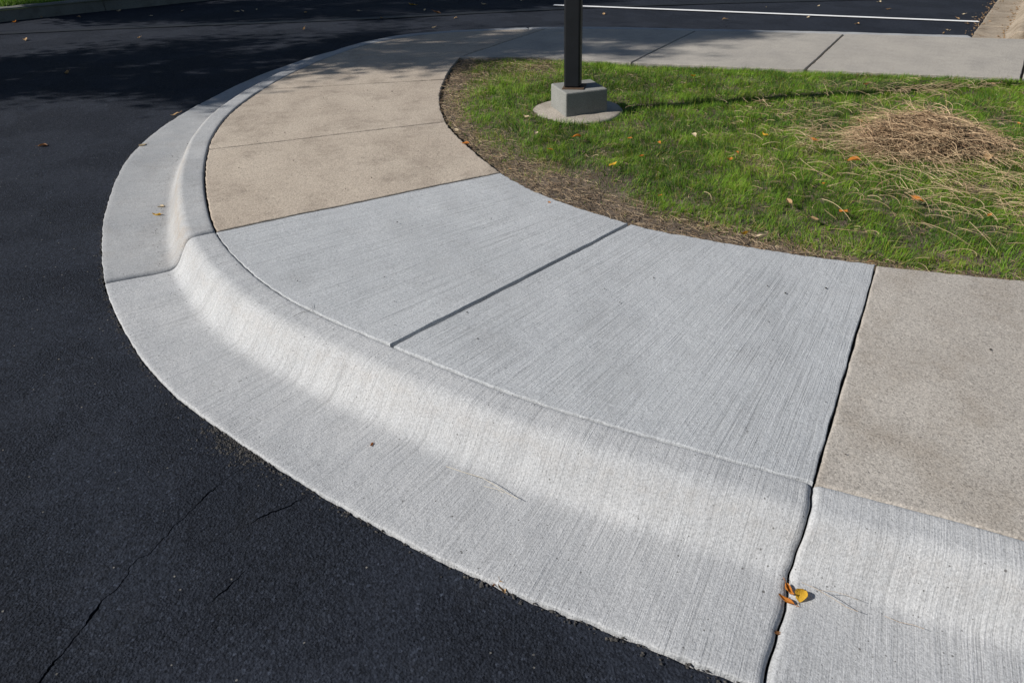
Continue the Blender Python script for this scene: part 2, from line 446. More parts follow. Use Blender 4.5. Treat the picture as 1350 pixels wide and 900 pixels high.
# crack floor: dirt that has settled in the cracks, well below the surface
for cr in cracks:
    c = cr.mean(0); n = len(cr) // 2
    V = [(p[0] + 0, p[1], -0.028) for p in cr]
    Fq = [(i, i + 1, len(cr) - 2 - i, len(cr) - 1 - i) for i in range(n - 1)]
    V = [(x + (x - cr[(len(cr) - 1 - i)][0]) * 0.8, y + (y - cr[(len(cr) - 1 - i)][1]) * 0.8, z) for i, (x, y, z) in enumerate(V)]
    link('crack_filling', mesh_np('crack_filling', V, Fq, False), M_dark_strip, road)

def strip(name, pts, w, z, mat, parent, wob=0.003, step=0.05):
    c = Curve(pts, 0.3, step); u = c.s; t = c.t; nn = np.stack([-t[:, 1], t[:, 0]], 1)
    a = c.q + nn * (w / 2 + wob * vnoise(u, u * 0, 9, 1))[:, None]; b = c.q - nn * (w / 2 + wob * vnoise(u, u * 0, 9, 2))[:, None]
    n = len(u); V = np.vstack([np.c_[a, np.full(n, z)], np.c_[b, np.full(n, z)]])
    i = np.arange(n - 1); return link(name, mesh_np(name, V, np.stack([i, i + 1, i + 1 + n, i + n], 1), False), mat, parent)
strip('dark_strip', [(-8.2, 8.62), (-6.076, 9.158), (-4.465, 9.61), (-2.213, 10.104), (0.158, 10.86), (2.482, 11.45), (5.6, 11.95)], 0.15, 0.0085, M_dark_strip, road, 0.012)  # thin near-black strip running across the far asphalt
pl = strip('painted_line', [(0.60, 11.314), (2.4, 10.86), (4.2, 10.39), (5.958, 9.934)], 0.10, 0.0125, M_paint, road, 0.004)

# ------------------------------------------------------------------ kerb and gutter
def profile(w, soft):
    """(d from back, z) for a rolled kerb of total width w; soft 0..1 = how gently the face runs into the gutter"""
    edge = 0.108 - 0.033 * soft; foot = 0.228 + 0.044 * soft
    d = [0.0, 0.002, 0.005, 0.010, 0.018, 0.026, 0.038, 0.052, edge - 0.008]
    z = [KZ - 0.006, KZ - 0.003, KZ - 0.001, KZ, KZ + .0005, KZ + .0005, KZ, KZ - .0005, KZ - 0.002]
    n = 22
    x = np.linspace(0, 1, n)
    s = x - np.sin(2 * np.pi * x) / (2 * np.pi)          # smooth S
    s = (0.80 + 0.08 * soft) * s + (0.20 - 0.08 * soft) * x
    zf = (KZ - 0.002) * (1 - s) + 0.006 * s
    d += list(edge + (foot - edge) * x); z += list(zf)
    pan = np.linspace(0, 1, 16)[1:]
    d += list(foot + (w - 0.006 - foot) * pan); z += list(0.006 + 0.006 * pan - 0.002 * np.sin(np.pi * pan))
    d += [w - 0.003, w - 0.0008, w, w]; z += [0.0112, 0.0095, 0.006, -0.09]
    return np.array([0.0] + d), np.array([-0.09] + z)

kerb = empty('kerb'); tag(kerb, kind='structure')
def kerb_piece(curve, u0, u1, gap0, gap1, mat, parent, step, wfun, soft_fun, outn, name='kerb_segment', zoff=0.0, amp=1.0):
    a = u0 + gap0 / 2; b = u1 - gap1 / 2
    near = np.array([0, .0008, .002, .004, .0065, .0095, .013, .018, .023])
    u = np.concatenate([a + near, np.arange(a + 0.023 + step, b - 0.023, step), b - near[::-1]])
    rows = []; uvs = []
    for k, uk in enumerate(u):
        d, z = profile(float(wfun(uk)), float(soft_fun(uk)))
        e = min(uk - a, b - uk); r = 0.021
        drop = 0 if e >= r else r - math.sqrt(max(0, r * r - (r - e) ** 2))
        p = curve.at(uk); nn = outn(curve, uk)
        nz = amp * (0.0022 * vnoise(uk, d, 3.1, 20) + 0.0016 * vnoise(uk, d, 9, 21) + 0.0008 * vnoise(uk, d, 38, 22))
        m = (z > -0.05)
        zz = z + zoff + np.where(m, nz - drop, 0)
        lip = np.where(d > wfun(uk) - 0.012, 0.0022 * amp * (vnoise(uk, 0, 31, 23) + vnoise(uk, 0, 90, 24)), 0)
        # the joint wanders a little
        jseed = 30 + int(round((u0 if uk - a < b - uk else u1) * 10)) % 40
        wob = (0.0075 * vnoise(d, d * 0, 9, jseed) + 0.002 * vnoise(d, d * 0, 45, jseed)) * math.exp(-min(abs(uk - a), abs(uk - b)) * 20)
        tt = curve.tan(uk)
        wob = wob + (0.055 * math.exp(-abs(uk - UJ1) / 0.45) * d if curve is B else 0)
        P = p[None] + nn[None] * (d + lip)[:, None] + tt[None] * np.asarray(wob)[:, None]
        rows.append(np.c_[P, zz])
        sl = np.r_[0, np.cumsum(np.hypot(np.diff(d), np.diff(np.where(m, z, 0))))]
        uvs.append(np.c_[np.full(len(d), uk), sl])
    n = len(rows[0])
    first = rows[0].copy(); first[:, 2] = -0.09; last = rows[-1].copy(); last[:, 2] = -0.09
    rows = [first] + rows + [last]; uvs = [uvs[0]] + uvs + [uvs[-1]]
    V = np.vstack(rows); UV = np.vstack(uvs)
    R = len(rows); i, j = np.meshgrid(np.arange(R - 1), np.arange(n - 1), indexing='ij')
    q = (i * n + j).ravel(); Fq = np.stack([q, q + 1, q + 1 + n, q + n], 1)
    me = mesh_np(name, V, Fq, True, uv=UV)
    o = link(name, me, mat, parent)
    # make sure faces look up
    pol = me.polygons[len(me.polygons) // 2]
    if pol.normal.z < 0: me.flip_normals()
    return o
softB = lambda u: float(np.interp(u, [0, UJ3 - 0.6, UJ3, UJ3 + 0.5, B.L], [1, 0.8, 0.35, 0.0, 0.0]))
UR = uB(2.6, 0.71)
U6 = uB(0.2, 8.6); U7 = uB(3.5, 8.33)
kerb_piece(B, 0.05, UR, 0, .008, M_kerb, kerb, 0.06, kerb_w, softB, out_n)
kerb_piece(B, UR, UJ1, .008, .005, M_kerb, kerb, 0.014, kerb_w, softB, out_n)
kerb_piece(B, UJ1, UJ3, .005, .005, M_kerb, kerb, 0.012, kerb_w, softB, out_n)
kerb_piece(B, UJ3, UJ5, .006, .008, M_kerb_old, kerb, 0.018, kerb_w, softB, out_n, zoff=.003)
kerb_piece(B, UJ5, U6, .005, .006, M_kerb_old, kerb, 0.04, kerb_w, softB, out_n)
kerb_piece(B, U6, uB(4.85, 8.11), .006, .006, M_kerb_old, kerb, 0.06, kerb_w, softB, out_n)

# the older kerb on the far right
oldc = Curve([tuple(OLD_0 + OLD_N * 0.55 + OLD_DIR * t) for t in (0.0, 3, 8, 16)], 0.0, 0.05)
def old_n(c, u): return -OLD_N
old_kerb = empty('old_kerb'); tag(old_kerb, kind='structure')
for a, b in ((0.0, 1.15), (1.15, 4.2), (4.2, 7.2), (7.2, 15.0)):
    kerb_piece(oldc, a, b, .008, .008, M_stained, old_kerb, 0.05, lambda u: 0.55, lambda u: 0.6, old_n, amp=3.0)
# opposite kerb, top left, with its lawn behind
oppc = Curve([(-1.5, 15.2), (-3.0, 13.5), (-4.05, 12.35), (-4.6, 11.78), (-5.2, 11.2), (-5.93, 10.55), (-6.6, 9.87), (-7.4, 8.6), (-7.9, 6.8), (-8.1, 4.5), (-8.1, -12)], 0.3, 0.03)
opp = empty('opposite_kerb'); tag(opp, kind='structure')
def opp_piece(u0, u1):
    u = np.arange(u0 + 0.004, u1 - 0.004, 0.08); u = np.r_[u, u1 - 0.004]
    d = np.array([0, 0, .008, .10, .125, .132, .15, .15]); z = np.array([-.05, .15, .158, .158, .152, .142, .0, -.05])
    rows = []
    for uk in u:
        t = oppc.tan(uk); nn = np.array([t[1], -t[0]])
        if np.dot(nn, np.array([0.7, -0.7])) < 0: nn = -nn
        p = oppc.at(uk)
        rows.append(np.c_[p[None] + nn[None] * (d - 0.15)[:, None], z + 0.003 * vnoise(uk, d, 6, 44)])
    n = len(d); V = np.vstack(rows); R = len(rows)
    i, j = np.meshgrid(np.arange(R - 1), np.arange(n - 1), indexing='ij'); q = (i * n + j).ravel()
    me = mesh_np('kerb_segment', V, np.stack([q, q + 1, q + 1 + n, q + n], 1), False, uv=V[:, :2])
    link('kerb_segment', me, M_opp_shaded, opp)
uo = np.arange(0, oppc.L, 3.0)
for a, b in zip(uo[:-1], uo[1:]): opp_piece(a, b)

# ------------------------------------------------------------------ sidewalk
IW = 1.5
def sw_z(v, z0): return z0 + 0.030 * v            # v 0 at kerb, 1 at lawn
sidewalk = empty('sidewalk'); tag(sidewalk, kind='structure')
def slab(oc, o0, o1, ic, i0, i1, z0, g0, g1, mat, n_u, n_v, r=0.007, kgap=0.004, name='slab', z1=None):
    """ruled slab between outer curve oc[o0..o1] and inner curve ic[i0..i1]; g0/g1 = joint gaps at its two ends"""
    L = 0.5 * (abs(o1 - o0) + abs(i1 - i0)); W = float(np.linalg.norm(oc.at(0.5 * (o0 + o1)) - ic.at(0.5 * (i0 + i1))))
    near = np.array([0, .001, .0025, .0045, .007, .011])
    s = np.concatenate([near, np.linspace(.018, L - .018, n_u), L - near[::-1]])
    t = np.concatenate([near, np.linspace(.018, W - .018, n_v), W - near[::-1]])
    S, T = np.meshgrid(s, t, indexing='ij')
    # shrink by gaps
    a = S / L; v = T / W
    Po = oc.at(o0 + (o1 - o0) * a); Pi = ic.at(i0 + (i1 - i0) * a)
    d = Pi - Po; dl = np.linalg.norm(d, axis=-1, keepdims=True); dn = d / dl
    P = Po + dn * (kgap + (dl - kgap) * v[..., None])
    # end gaps along the slab direction
    al = np.stack([dn[..., 1], -dn[..., 0]], -1)
    dirs = oc.at(o1) - oc.at(o0)
    if np.dot(al[len(s) // 2, len(t) // 2], dirs) < 0: al = -al
    j0 = g0 / 2 + 0.0022 * vnoise(T, T * 0, 12, o0 % 7) + 0.001 * vnoise(T, T * 0, 60, o0 % 5)
    j1 = g1 / 2 + 0.0022 * vnoise(T, T * 0, 12, o1 % 7 + 3) + 0.001 * vnoise(T, T * 0, 60, o1 % 5)
    w0 = np.clip(1 - S / 0.10, 0, 1); w1 = np.clip(1 - (L - S) / 0.10, 0, 1)
    P = P + al * (j0 * w0 - j1 * w1)[..., None]
    chip = 0.0025 * (vnoise(S, S * 0, 40, 61) + 0.6 * vnoise(S, S * 0, 110, 62))
    P = P + dn * (chip * np.clip(1 - T / 0.05, 0, 1) - 1.6 * chip * np.clip(1 - (W - T) / 0.05, 0, 1))[..., None]
    e = np.minimum(np.minimum(S, L - S), np.minimum(T, W - T))
    rr = r * (1 + 0.5 * vnoise(P[..., 0], P[..., 1], 30, 63))
    drop = np.where(e < rr, rr - np.sqrt(np.maximum(0, rr * rr - (rr - e) ** 2)), 0)
    Z = sw_z(v, z0 + ((z1 if z1 is not None else z0) - z0) * a) - drop + 0.0018 * vnoise(P[..., 0], P[..., 1], 2.6, 64) + 0.0006 * vnoise(P[..., 0], P[..., 1], 22, 65)
    Ns, Nt = S.shape
    V = np.concatenate([P, Z[..., None]], -1).reshape(-1, 3)
    uv = np.stack([o0 + (o1 - o0) * a if False else S + o0 * 3.7, T], -1).reshape(-1, 2)
    i, j = np.meshgrid(np.arange(Ns - 1), np.arange(Nt - 1), indexing='ij'); q = (i * Nt + j).ravel()
    Fq = np.stack([q, q + Nt, q + Nt + 1, q + 1], 1)
    # side walls
    ring = [x * Nt for x in range(Ns)] + [(Ns - 1) * Nt + y for y in range(1, Nt)] + [x * Nt + Nt - 1 for x in range(Ns - 2, -1, -1)] + [y for y in range(Nt - 2, 0, -1)]
    ring = np.array(ring); low = V[ring].copy(); low[:, 2] = z0 - 0.10
    base = len(V); V = np.vstack([V, low]); uv = np.vstack([uv, uv[ring]])
    m = len(ring); k = np.arange(m); k2 = (k + 1) % m
    Fq = np.vstack([Fq, np.stack([ring[k], base + k, base + k2, ring[k2]], 1)])
    me = mesh_np(name, V, Fq, True, uv=uv)
    o = link(name, me, mat, sidewalk)
    if me.polygons[len(q) // 2].normal.z < 0: me.flip_normals()
    return o

uI1 = uI(1.576, 2.785); uI2 = uI(0.56, 3.215); uI3 = uI(-0.065, 3.955); uI4 = uI(-0.466, 4.944); uI5 = uI(-0.565, 6.157)
uB2 = uB(-0.44, 2.21); uB4 = uB(-1.91, 4.44)
uBd = uB(0.37, 8.62); uBe = uB(2.02, 8.51); uBf = uB(3.58, 8.32); uBg = uB(5.42, 8.02); uBh = uB(7.4, 7.65)
slab(B, uB(4.1, 0.03), UR, I, uI(5.1, 1.70), uI(3.35, 2.29), .150, .01, .006, M_agg, 30, 30)
slab(B, UR, UJ1, I, uI(3.35, 2.29), uI1, .1515, .006, .007, M_agg, 110, 90, r=0.011, kgap=0.002)
slab(B, UJ1, uB2, I, uI1, uI2, .1525, .007, .020, M_new, 100, 110, r=0.004)
slab(B, uB2, UJ3, I, uI2, uI3, .1525, .020, .010, M_new, 100, 90, r=0.004, z1=.1445)
slab(B, UJ3, uB4, I, uI3, uI4, .1475, .010, .011, M_tan, 90, 70, kgap=0.009)
slab(B, uB4, UJ5, I, uI4, uI5, .1475, .011, .018, M_tan, 80, 60, kgap=0.009)
slab(B, UJ5, uBd, I, uI5, I.L, .1475, .018, .016, M_tan, 90, 50)
slab(B, uBd, uBe, F, 0.0, uF(1.075, 6.79), .1475, .012, .016, M_far, 60, 50)
slab(B, uBe, uBf, F, uF(1.075, 6.79), uF(2.54, 6.505), .1475, .016, .020, M_far, 60, 50)
slab(B, uBf, uBg, F, uF(2.54, 6.505), uF(4.21, 6.18), .1475, .020, .022, M_far, 60, 50)
slab(B, uBg, uBh, F, uF(4.21, 6.18), uF(6.2, 5.79), .1475, .022, .012, M_far, 40, 40)
# dirt bed seen down in the joints
nb = 160
def bed(oc, o0, o1, ic, i0, i1, nb=80):
    t = np.linspace(0, 1, nb); a = oc.at(o0 + (o1 - o0) * t); b = ic.at(i0 + (i1 - i0) * t)
    V = np.vstack([np.c_[a, np.full(nb, .118)], np.c_[b, np.full(nb, .146)]])
    i = np.arange(nb - 1); return mesh_np('joint_bed', V, np.stack([i, i + 1, i + 1 + nb, i + nb], 1), False)
for args in ((B, uB(4.1, .03), UJ3, I, uI(5.1, 1.7), uI3), (B, UJ3, uBd, I, uI3, I.L), (B, uBd, uBh, F, 0.0, uF(6.2, 5.79))):
    link('joint_bed', bed(*args), M_bed, sidewalk)

# ------------------------------------------------------------------ lawn ground
i_poly = I.q[(I.s > uI(5.1, 1.7)) & (I.s <= I.L)]
f_poly = F.q[F.s <= uF(8.2, 5.4)]
lawn_poly = np.vstack([i_poly[::4], f_poly[::6], [(9.5, 5.2), (9.5, 0.4)]])
edge_pts = np.vstack([i_poly[::5], f_poly[::5]])
near_I = i_poly[::4]; near_F = f_poly[::4]
def lawn_h(x, y, d):
    return 0.150 + 0.045 * sstep(0.0, 0.55, d) + 0.012 * fbm(x, y, 2.2, 3, 70) + 0.008 * fbm(x, y, 9, 2, 74)
N = 190
gx, gy = np.meshgrid(np.linspace(-0.75, 9.5, N * 2), np.linspace(0.3, 7.2, N), indexing='ij')
dI = dist_poly(gx.ravel(), gy.ravel(), near_I[::2]); dF = dist_poly(gx.ravel(), gy.ravel(), near_F[::2])
inside = in_poly(gx.ravel(), gy.ravel(), lawn_poly)
de = np.minimum(dI, dF) * np.where(inside, 1, 0)
gz = lawn_h(gx.ravel(), gy.ravel(), de) - np.where(inside, 0, 0.03)
nx, ny = gx.shape
i, j = np.meshgrid(np.arange(nx - 1), np.arange(ny - 1), indexing='ij'); q = (i * ny + j).ravel()
quad = np.stack([q, q + ny, q + ny + 1, q + 1], 1)
okv = inside | (np.minimum(dI, dF) < 0.12)
quad = quad[okv[quad].all(1)]
V = np.c_[gx.ravel(), gy.ravel(), gz]
used = np.unique(quad); remap = -np.ones(len(V), int); remap[used] = np.arange(len(used))
tag(link('lawn', mesh_np('lawn', V[used], remap[quad], True), M_soil), kind='structure')

# ------------------------------------------------------------------ blades
def blades(x, y, z, length, width, lean_dir, lean, col, col_tip=None, segs=3):
    """curved tapered blades; arrays per blade"""
    n = len(x); rz = rng.uniform(0, 2 * np.pi, n)
    wx, wy = np.cos(rz) * width / 2, np.sin(rz) * width / 2
    Vs = []; Cs = []
    for s in range(segs + 1):
        t = s / segs
        h = length * (t - 0.30 * lean * t * t) ; off = length * lean * t ** 1.8
        cx = x + np.cos(lean_dir) * off; cy = y + np.sin(lean_dir) * off; cz = z + h * np.sqrt(np.clip(1 - 0.55 * lean * lean * t, 0.1, 1))
        f = (1 - t ** 1.6) if s < segs else 0.06
        Vs.append(np.stack([cx - wx * f, cy - wy * f, cz], 1)); Vs.append(np.stack([cx + wx * f, cy + wy * f, cz], 1))
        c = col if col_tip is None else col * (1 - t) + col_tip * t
        Cs.append(c); Cs.append(c)
    V = np.stack(Vs, 1).reshape(-1, 3); Cc = np.stack(Cs, 1).reshape(-1, 3)
    k = 2 * (segs + 1); base = np.arange(n) * k
    Fq = np.concatenate([np.stack([base + 2 * s, base + 2 * s + 1, base + 2 * s + 3, base + 2 * s + 2], 1) for s in range(segs)])
    return V, Fq, Cc

def strands(x, y, z, length, width, heading, curve, pitch, col, segs=4, sag=0.0):
    """dry stalks lying about: three-sided bent tubes"""
    n = len(x); cx, cy, cz = x.copy(), y.copy(), z.copy(); hd = heading.copy(); pt = pitch.copy()
    step = length / segs; Vs = []
    for s in range(segs + 1):
        w = width * (1 - 0.45 * s / segs) / 2
        px, py = -np.sin(hd), np.cos(hd)
        Vs += [np.stack([cx + px * w, cy + py * w, cz - w * .5], 1), np.stack([cx - px * w, cy - py * w, cz - w * .5], 1), np.stack([cx, cy, cz + w * .9], 1)]
        cx = cx + np.cos(hd) * np.cos(pt) * step; cy = cy + np.sin(hd) * np.cos(pt) * step; cz = cz + np.sin(pt) * step
        hd = hd + curve / segs; pt = pt - sag / segs
    V = np.stack(Vs, 1).reshape(-1, 3); k = 3 * (segs + 1); b = np.arange(n) * k
    Fq = []
    for s in range(segs):
        for e in range(3):
            f = (e + 1) % 3
            Fq.append(np.stack([b + 3 * s + e, b + 3 * s + f, b + 3 * s + 3 + f, b + 3 * s + 3 + e], 1))
    return V, np.concatenate(Fq), np.repeat(col, k, axis=0)

PILE = np.array([2.47, 4.30])
def sample_lawn(n, box):
    x = rng.uniform(box[0], box[1], n); y = rng.uniform(box[2], box[3], n)
    ins = in_poly(x, y, lawn_poly); x, y = x[ins], y[ins]
    dI = dist_poly(x, y, near_I[::2]); dF = dist_poly(x, y, near_F[::2])
    return x, y, dI, dF
def conds(x, y, dI, dF):
    n1 = fbm(x, y, 1.5, 3, 80); n2 = fbm(x, y, 5.0, 3, 84); n3 = fbm(x, y, 14.0, 2, 88)
    # dry fringe along the curved walk, widest by the near joint and at the far-left tip
    width = np.interp(x, [-0.6, -0.2, 0.3, 0.9, 1.4, 1.8, 3], [0.24, 0.20, 0.34, 0.27, 0.15, 0.09, 0.08])
    rim = sstep(1.25, 0.45, dI / width + 0.45 * n2)
    tip = sstep(1.15, 0.4, np.hypot(x + 0.35, (y - 6.75) / 1.1) + 0.25 * n2)
    dry = np.clip(np.maximum(rim, 0.45 * tip) + 0.65 * sstep(0.18, 0.75, n1 * 0.7 + n2 * 0.55), 0, 1)
    bare = np.maximum(sstep(0.95, 0.40, dI / (width * 0.85) + 0.75 * n2 + 0.2 * n3) * sstep(-0.15, 0.15, x) * sstep(2.3, 1.5, x),
                      0.9 * sstep(0.30, 0.12, np.hypot((x - 0.36) / 1.4, (y - 3.80)) + 0.08 * n3))
    pile = np.exp(-(((x - PILE[0]) / 0.50) ** 2 + ((y - PILE[1]) / 0.38) ** 2) * 1.2)
    return dry, bare, pile, n1, n2

def grass_set(n, box, wscale=1.0):
    x, y, dI, dF = sample_lawn(n, box)
    # tufts
    x = x + 0.012 * vnoise(x, y, 40, 90); y = y + 0.012 * vnoise(x, y, 40, 91)
    dry, bare, pile, n1, n2 = conds(x, y, dI, dF)
    foot = np.hypot(x - 0.455, y - 5.13) < 0.315
    keep = (rng.random(len(x)) > np.maximum(bare * 0.93, pile * 0.45)) & ~foot & (np.minimum(dI, dF) > 0.008)
    x, y, dI, dF, dry, n1, n2 = [a[keep] for a in (x, y, dI, dF, dry, n1, n2)]
    z = lawn_h(x, y, np.minimum(dI, dF)) - 0.006
    m = len(x)
    is_dry = rng.random(m) < np.clip(0.09 + 0.70 * dry, 0, 0.82)
    L = (0.045 + 0.032 * fbm(x, y, 8, 2, 95)) * rng.uniform(0.55, 1.35, m) * np.where(is_dry, 0.85, 1.0) * (1 - 0.45 * dry) * (0.6 + 0.4 * sstep(0, 0.12, np.minimum(dI, dF)))
    W = rng.uniform(0.0017, 0.0033, m) * wscale
    ld = 2 * np.pi * fbm(x, y, 6, 2, 97) + rng.normal(0, 0.9, m)
    lean = np.clip(rng.normal(0.55, 0.28, m) + np.where(is_dry, 0.35, 0), 0.05, 1.35)
    g1 = np.array([0.105, 0.225, 0.018]); g2 = np.array([0.205, 0.350, 0.030]); g3 = np.array([0.034, 0.088, 0.012])
    r = np.clip(rng.normal(0.42, 0.27, m) + 0.65 * n2 + 0.3 * n1, 0, 1)[:, None]
    col = np.where(r < 0.5, g3 + (g1 - g3) * r * 2, g1 + (g2 - g1) * (r - 0.5) * 2)
    yel = (rng.random(m) < 0.10 + 0.25 * dry)[:, None]
    col = np.where(yel, np.array([0.21, 0.22, 0.035]), col)
    s1 = np.array([0.42, 0.32, 0.17]); s2 = np.array([0.23, 0.155, 0.075]); s3 = np.array([0.50, 0.42, 0.27])
    r2 = rng.random(m)[:, None]
    st = np.where(r2 < 0.5, s2 + (s1 - s2) * r2 * 2, s1 + (s3 - s1) * (r2 - .5) * 2)
    col = np.where(is_dry[:, None], st, col)
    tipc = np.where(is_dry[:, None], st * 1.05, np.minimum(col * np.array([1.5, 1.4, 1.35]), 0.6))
    return blades(x, y, z, L, W, ld, lean, col, tipc)
def join_sets(sets):
    V = []; F_ = []; K = []; o = 0
    for v, f, k in sets:
        V.append(v); F_.append(f + o); K.append(k); o += len(v)
    return np.vstack(V), np.vstack(F_), np.vstack(K)
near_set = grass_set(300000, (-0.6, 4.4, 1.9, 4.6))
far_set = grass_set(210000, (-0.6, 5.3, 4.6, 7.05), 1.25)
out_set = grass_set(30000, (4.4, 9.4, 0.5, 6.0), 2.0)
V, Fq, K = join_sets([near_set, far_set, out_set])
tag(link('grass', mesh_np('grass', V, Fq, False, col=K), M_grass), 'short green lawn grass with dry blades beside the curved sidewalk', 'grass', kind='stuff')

# thatch and litter lying on the soil
def straw_cols(m):
    r = rng.random(m)[:, None]
    a = np.array([0.20, 0.135, 0.085]); b = np.array([0.36, 0.265, 0.175]); c = np.array([0.48, 0.385, 0.26])
    return np.where(r < .5, a + (b - a) * r * 2, b + (c - b) * (r - .5) * 2)
x, y, dI, dF = sample_lawn(120000, (-0.6, 4.6, 1.9, 7.05))
dry, bare, pile, n1, n2 = conds(x, y, dI, dF)
kp = (rng.random(len(x)) < np.clip(0.05 + 0.75 * dry + 0.0 * bare - 0.05 * bare, 0.02, 0.9)) & (np.hypot(x - 0.455, y - 5.13) > 0.33) & (np.minimum(dI, dF) > 0.02)
x, y, dI, dF = x[kp], y[kp], dI[kp], dF[kp]; m = len(x)
z = lawn_h(x, y, np.minimum(dI, dF)) + rng.uniform(0.002, 0.022, m)
S = strands(x, y, z, rng.uniform(0.02, 0.075, m), rng.uniform(0.0014, 0.0030, m), rng.uniform(0, 2 * np.pi, m), rng.normal(0, 0.9, m), rng.normal(0.05, 0.16, m), straw_cols(m) * rng.uniform(0.55, 1.1, (m, 1)), 3, 0.3)
tag(link('thatch', mesh_np('thatch', *S[:2], False, col=S[2]), M_straw), 'dry thatch and litter on the bare soil along the walk', 'thatch', kind='stuff')

def rocks(n, pos, smin, smax):
    oct_ = np.array([(1, 0, 0), (-1, 0, 0), (0, 1, 0), (0, -1, 0), (0, 0, 1), (0, 0, -1)], float)
    tri = np.array([(0, 2, 4), (2, 1, 4), (1, 3, 4), (3, 0, 4), (2, 0, 5), (1, 2, 5), (3, 1, 5), (0, 3, 5)])
    s = smin * (smax / smin) ** rng.random(n)
    V = oct_[None] * (s[:, None] * rng.uniform(.6, 1.5, (n, 6)))[..., None]
    a = rng.uniform(0, 6.28, n); c, q = np.cos(a), np.sin(a)
    x = V[..., 0] * c[:, None] - V[..., 1] * q[:, None]; y = V[..., 0] * q[:, None] + V[..., 1] * c[:, None]
    V = np.stack([x, y, V[..., 2] * 0.6], -1) + pos[:, None, :]
    return V.reshape(-1, 3), (tri[None] + (np.arange(n) * 6)[:, None, None]).reshape(-1, 3)
x, y, dI, dF = sample_lawn(26000, (-0.6, 2.6, 2.4, 7.0))
dry, bare, pile, n1, n2 = conds(x, y, dI, dF)
kp = (rng.random(len(x)) < 0.05 + 0.95 * bare) & (dI < 0.5) & (dI > 0.012); x, y, dI, dF = x[kp], y[kp], dI[kp], dF[kp]
Vc, Fc = rocks(len(x), np.c_[x, y, lawn_h(x, y, np.minimum(dI, dF))], .0018, .011)
tag(link('soil_clods', mesh_np('soil_clods', Vc, Fc, False), M_soil), 'loose clods of brown soil on the bare lawn edge', 'soil', kind='stuff')

# loose pale stalks around the pile
def loose(n, cx, cy, sx, sy, lmin, lmax, zoff=(0.035, 0.06), hd0=None):
    x = rng.normal(cx, sx, n); y = rng.normal(cy, sy, n)
    ins = in_poly(x, y, lawn_poly); x, y = x[ins], y[ins]; m = len(x)
    d = np.minimum(dist_poly(x, y, near_I[::3]), dist_poly(x, y, near_F[::3])); k = d > 0.10; x, y, d = x[k], y[k], d[k]; m = len(x)
    z = lawn_h(x, y, d) + rng.uniform(*zoff, m)
    hd = rng.uniform(0, 2 * np.pi, m) if hd0 is None else rng.normal(hd0, 0.7, m)
    c = straw_cols(m) * np.array([1.08, 1.10, 1.0]) * rng.uniform(0.8, 1.15, (m, 1))
    return strands(x, y, z, rng.uniform(lmin, lmax, m), rng.uniform(0.0018, 0.0032, m), hd, rng.normal(0, 1.5, m), rng.normal(0.30, 0.2, m), c, 6, 0.75)
S = join_sets([loose(620, 2.50, 3.60, 0.42, 0.38, .08, .26), loose(260, 2.9, 4.2, 0.5, 0.5, .07, .22), loose(240, 3.05, 5.62, 0.28, 0.09, .07, .24, hd0=0.2),
               loose(130, 2.35, 5.05, 0.35, 0.25, .06, .18), loose(90, 1.9, 4.9, .3, .3, .05, .15), loose(110, 1.6, 4.0, .6, .7, .04, .12), loose(160, 1.95, 4.35, .18, .12, .08, .24, hd0=0.15)])
tag(link('loose_stalks', mesh_np('loose_stalks', *S[:2], False, col=S[2]), M_straw), 'loose pale dry stalks strewn over the lawn around the pile', 'straw', kind='stuff')

# the pile itself
pile_e = empty('dry_grass_pile', (PILE[0], PILE[1], 0.19))
tag(pile_e, 'heap of raked brown dry grass lying on the green lawn', 'grass pile')
def pile_h(x, y):
    r = ((x + 0.05) / 0.41) ** 2 + (y / 0.29) ** 2
    r2 = ((x - 0.36) / 0.26) ** 2 + ((y - 0.12) / 0.20) ** 2
    return 0.128 * np.exp(-1.5 * r) * (1 + 0.95 * fbm(x + 5, y + 5, 7, 3, 50)) + 0.060 * np.exp(-1.6 * r2)
gx, gy = np.meshgrid(np.linspace(-0.62, 0.70, 60), np.linspace(-0.48, 0.48, 46), indexing='ij')
gz = pile_h(gx, gy) * 0.85 - 0.02 + 0.006 * fbm(gx + 3, gy, 22, 2, 52)
i, j = np.meshgrid(np.arange(59), np.arange(45), indexing='ij'); q = (i * 46 + j).ravel()
core = mesh_np('heap_core', np.c_[gx.ravel(), gy.ravel(), gz.ravel()], np.stack([q, q + 46, q + 47, q + 1], 1), True)
link('heap_core', core, plain('packed_dry_grass', (0.10, 0.066, 0.036), (0.21, 0.145, 0.085), 40, 0.95, 0.012), pile_e)
m = 3000
rr = np.sqrt(rng.random(m)) * rng.uniform(0.5, 1.2, m); aa = rng.uniform(0, 2 * np.pi, m)
x = 0.42 * rr * np.cos(aa) + np.where(rng.random(m) < 0.25, 0.22, 0.0); y = 0.29 * rr * np.sin(aa)
z = pile_h(x, y) + rng.uniform(-0.012, 0.030, m)
hd = aa + rng.choice([0, np.pi / 2, np.pi, -np.pi / 2], m) + rng.normal(0, 0.8, m)
Ln = rng.uniform(0.06, 0.26, m)
out = np.cos(hd - np.arctan2(y, x))
pt = rng.normal(0.22, 0.28, m) - 0.25 * out * np.clip(rr, 0, 1)
c = straw_cols(m) * np.array([1.16, 1.10, 1.03]) * rng.uniform(0.6, 1.25, (m, 1))
S = strands(x, y, z, Ln, rng.uniform(0.0022, 0.0046, m), hd, rng.normal(0, 2.3, m), pt, c, 7, 0.7)
o = link('stalks', mesh_np('stalks', *S[:2], False, col=S[2]), M_straw, pile_e); o['kind'] = 'stuff'

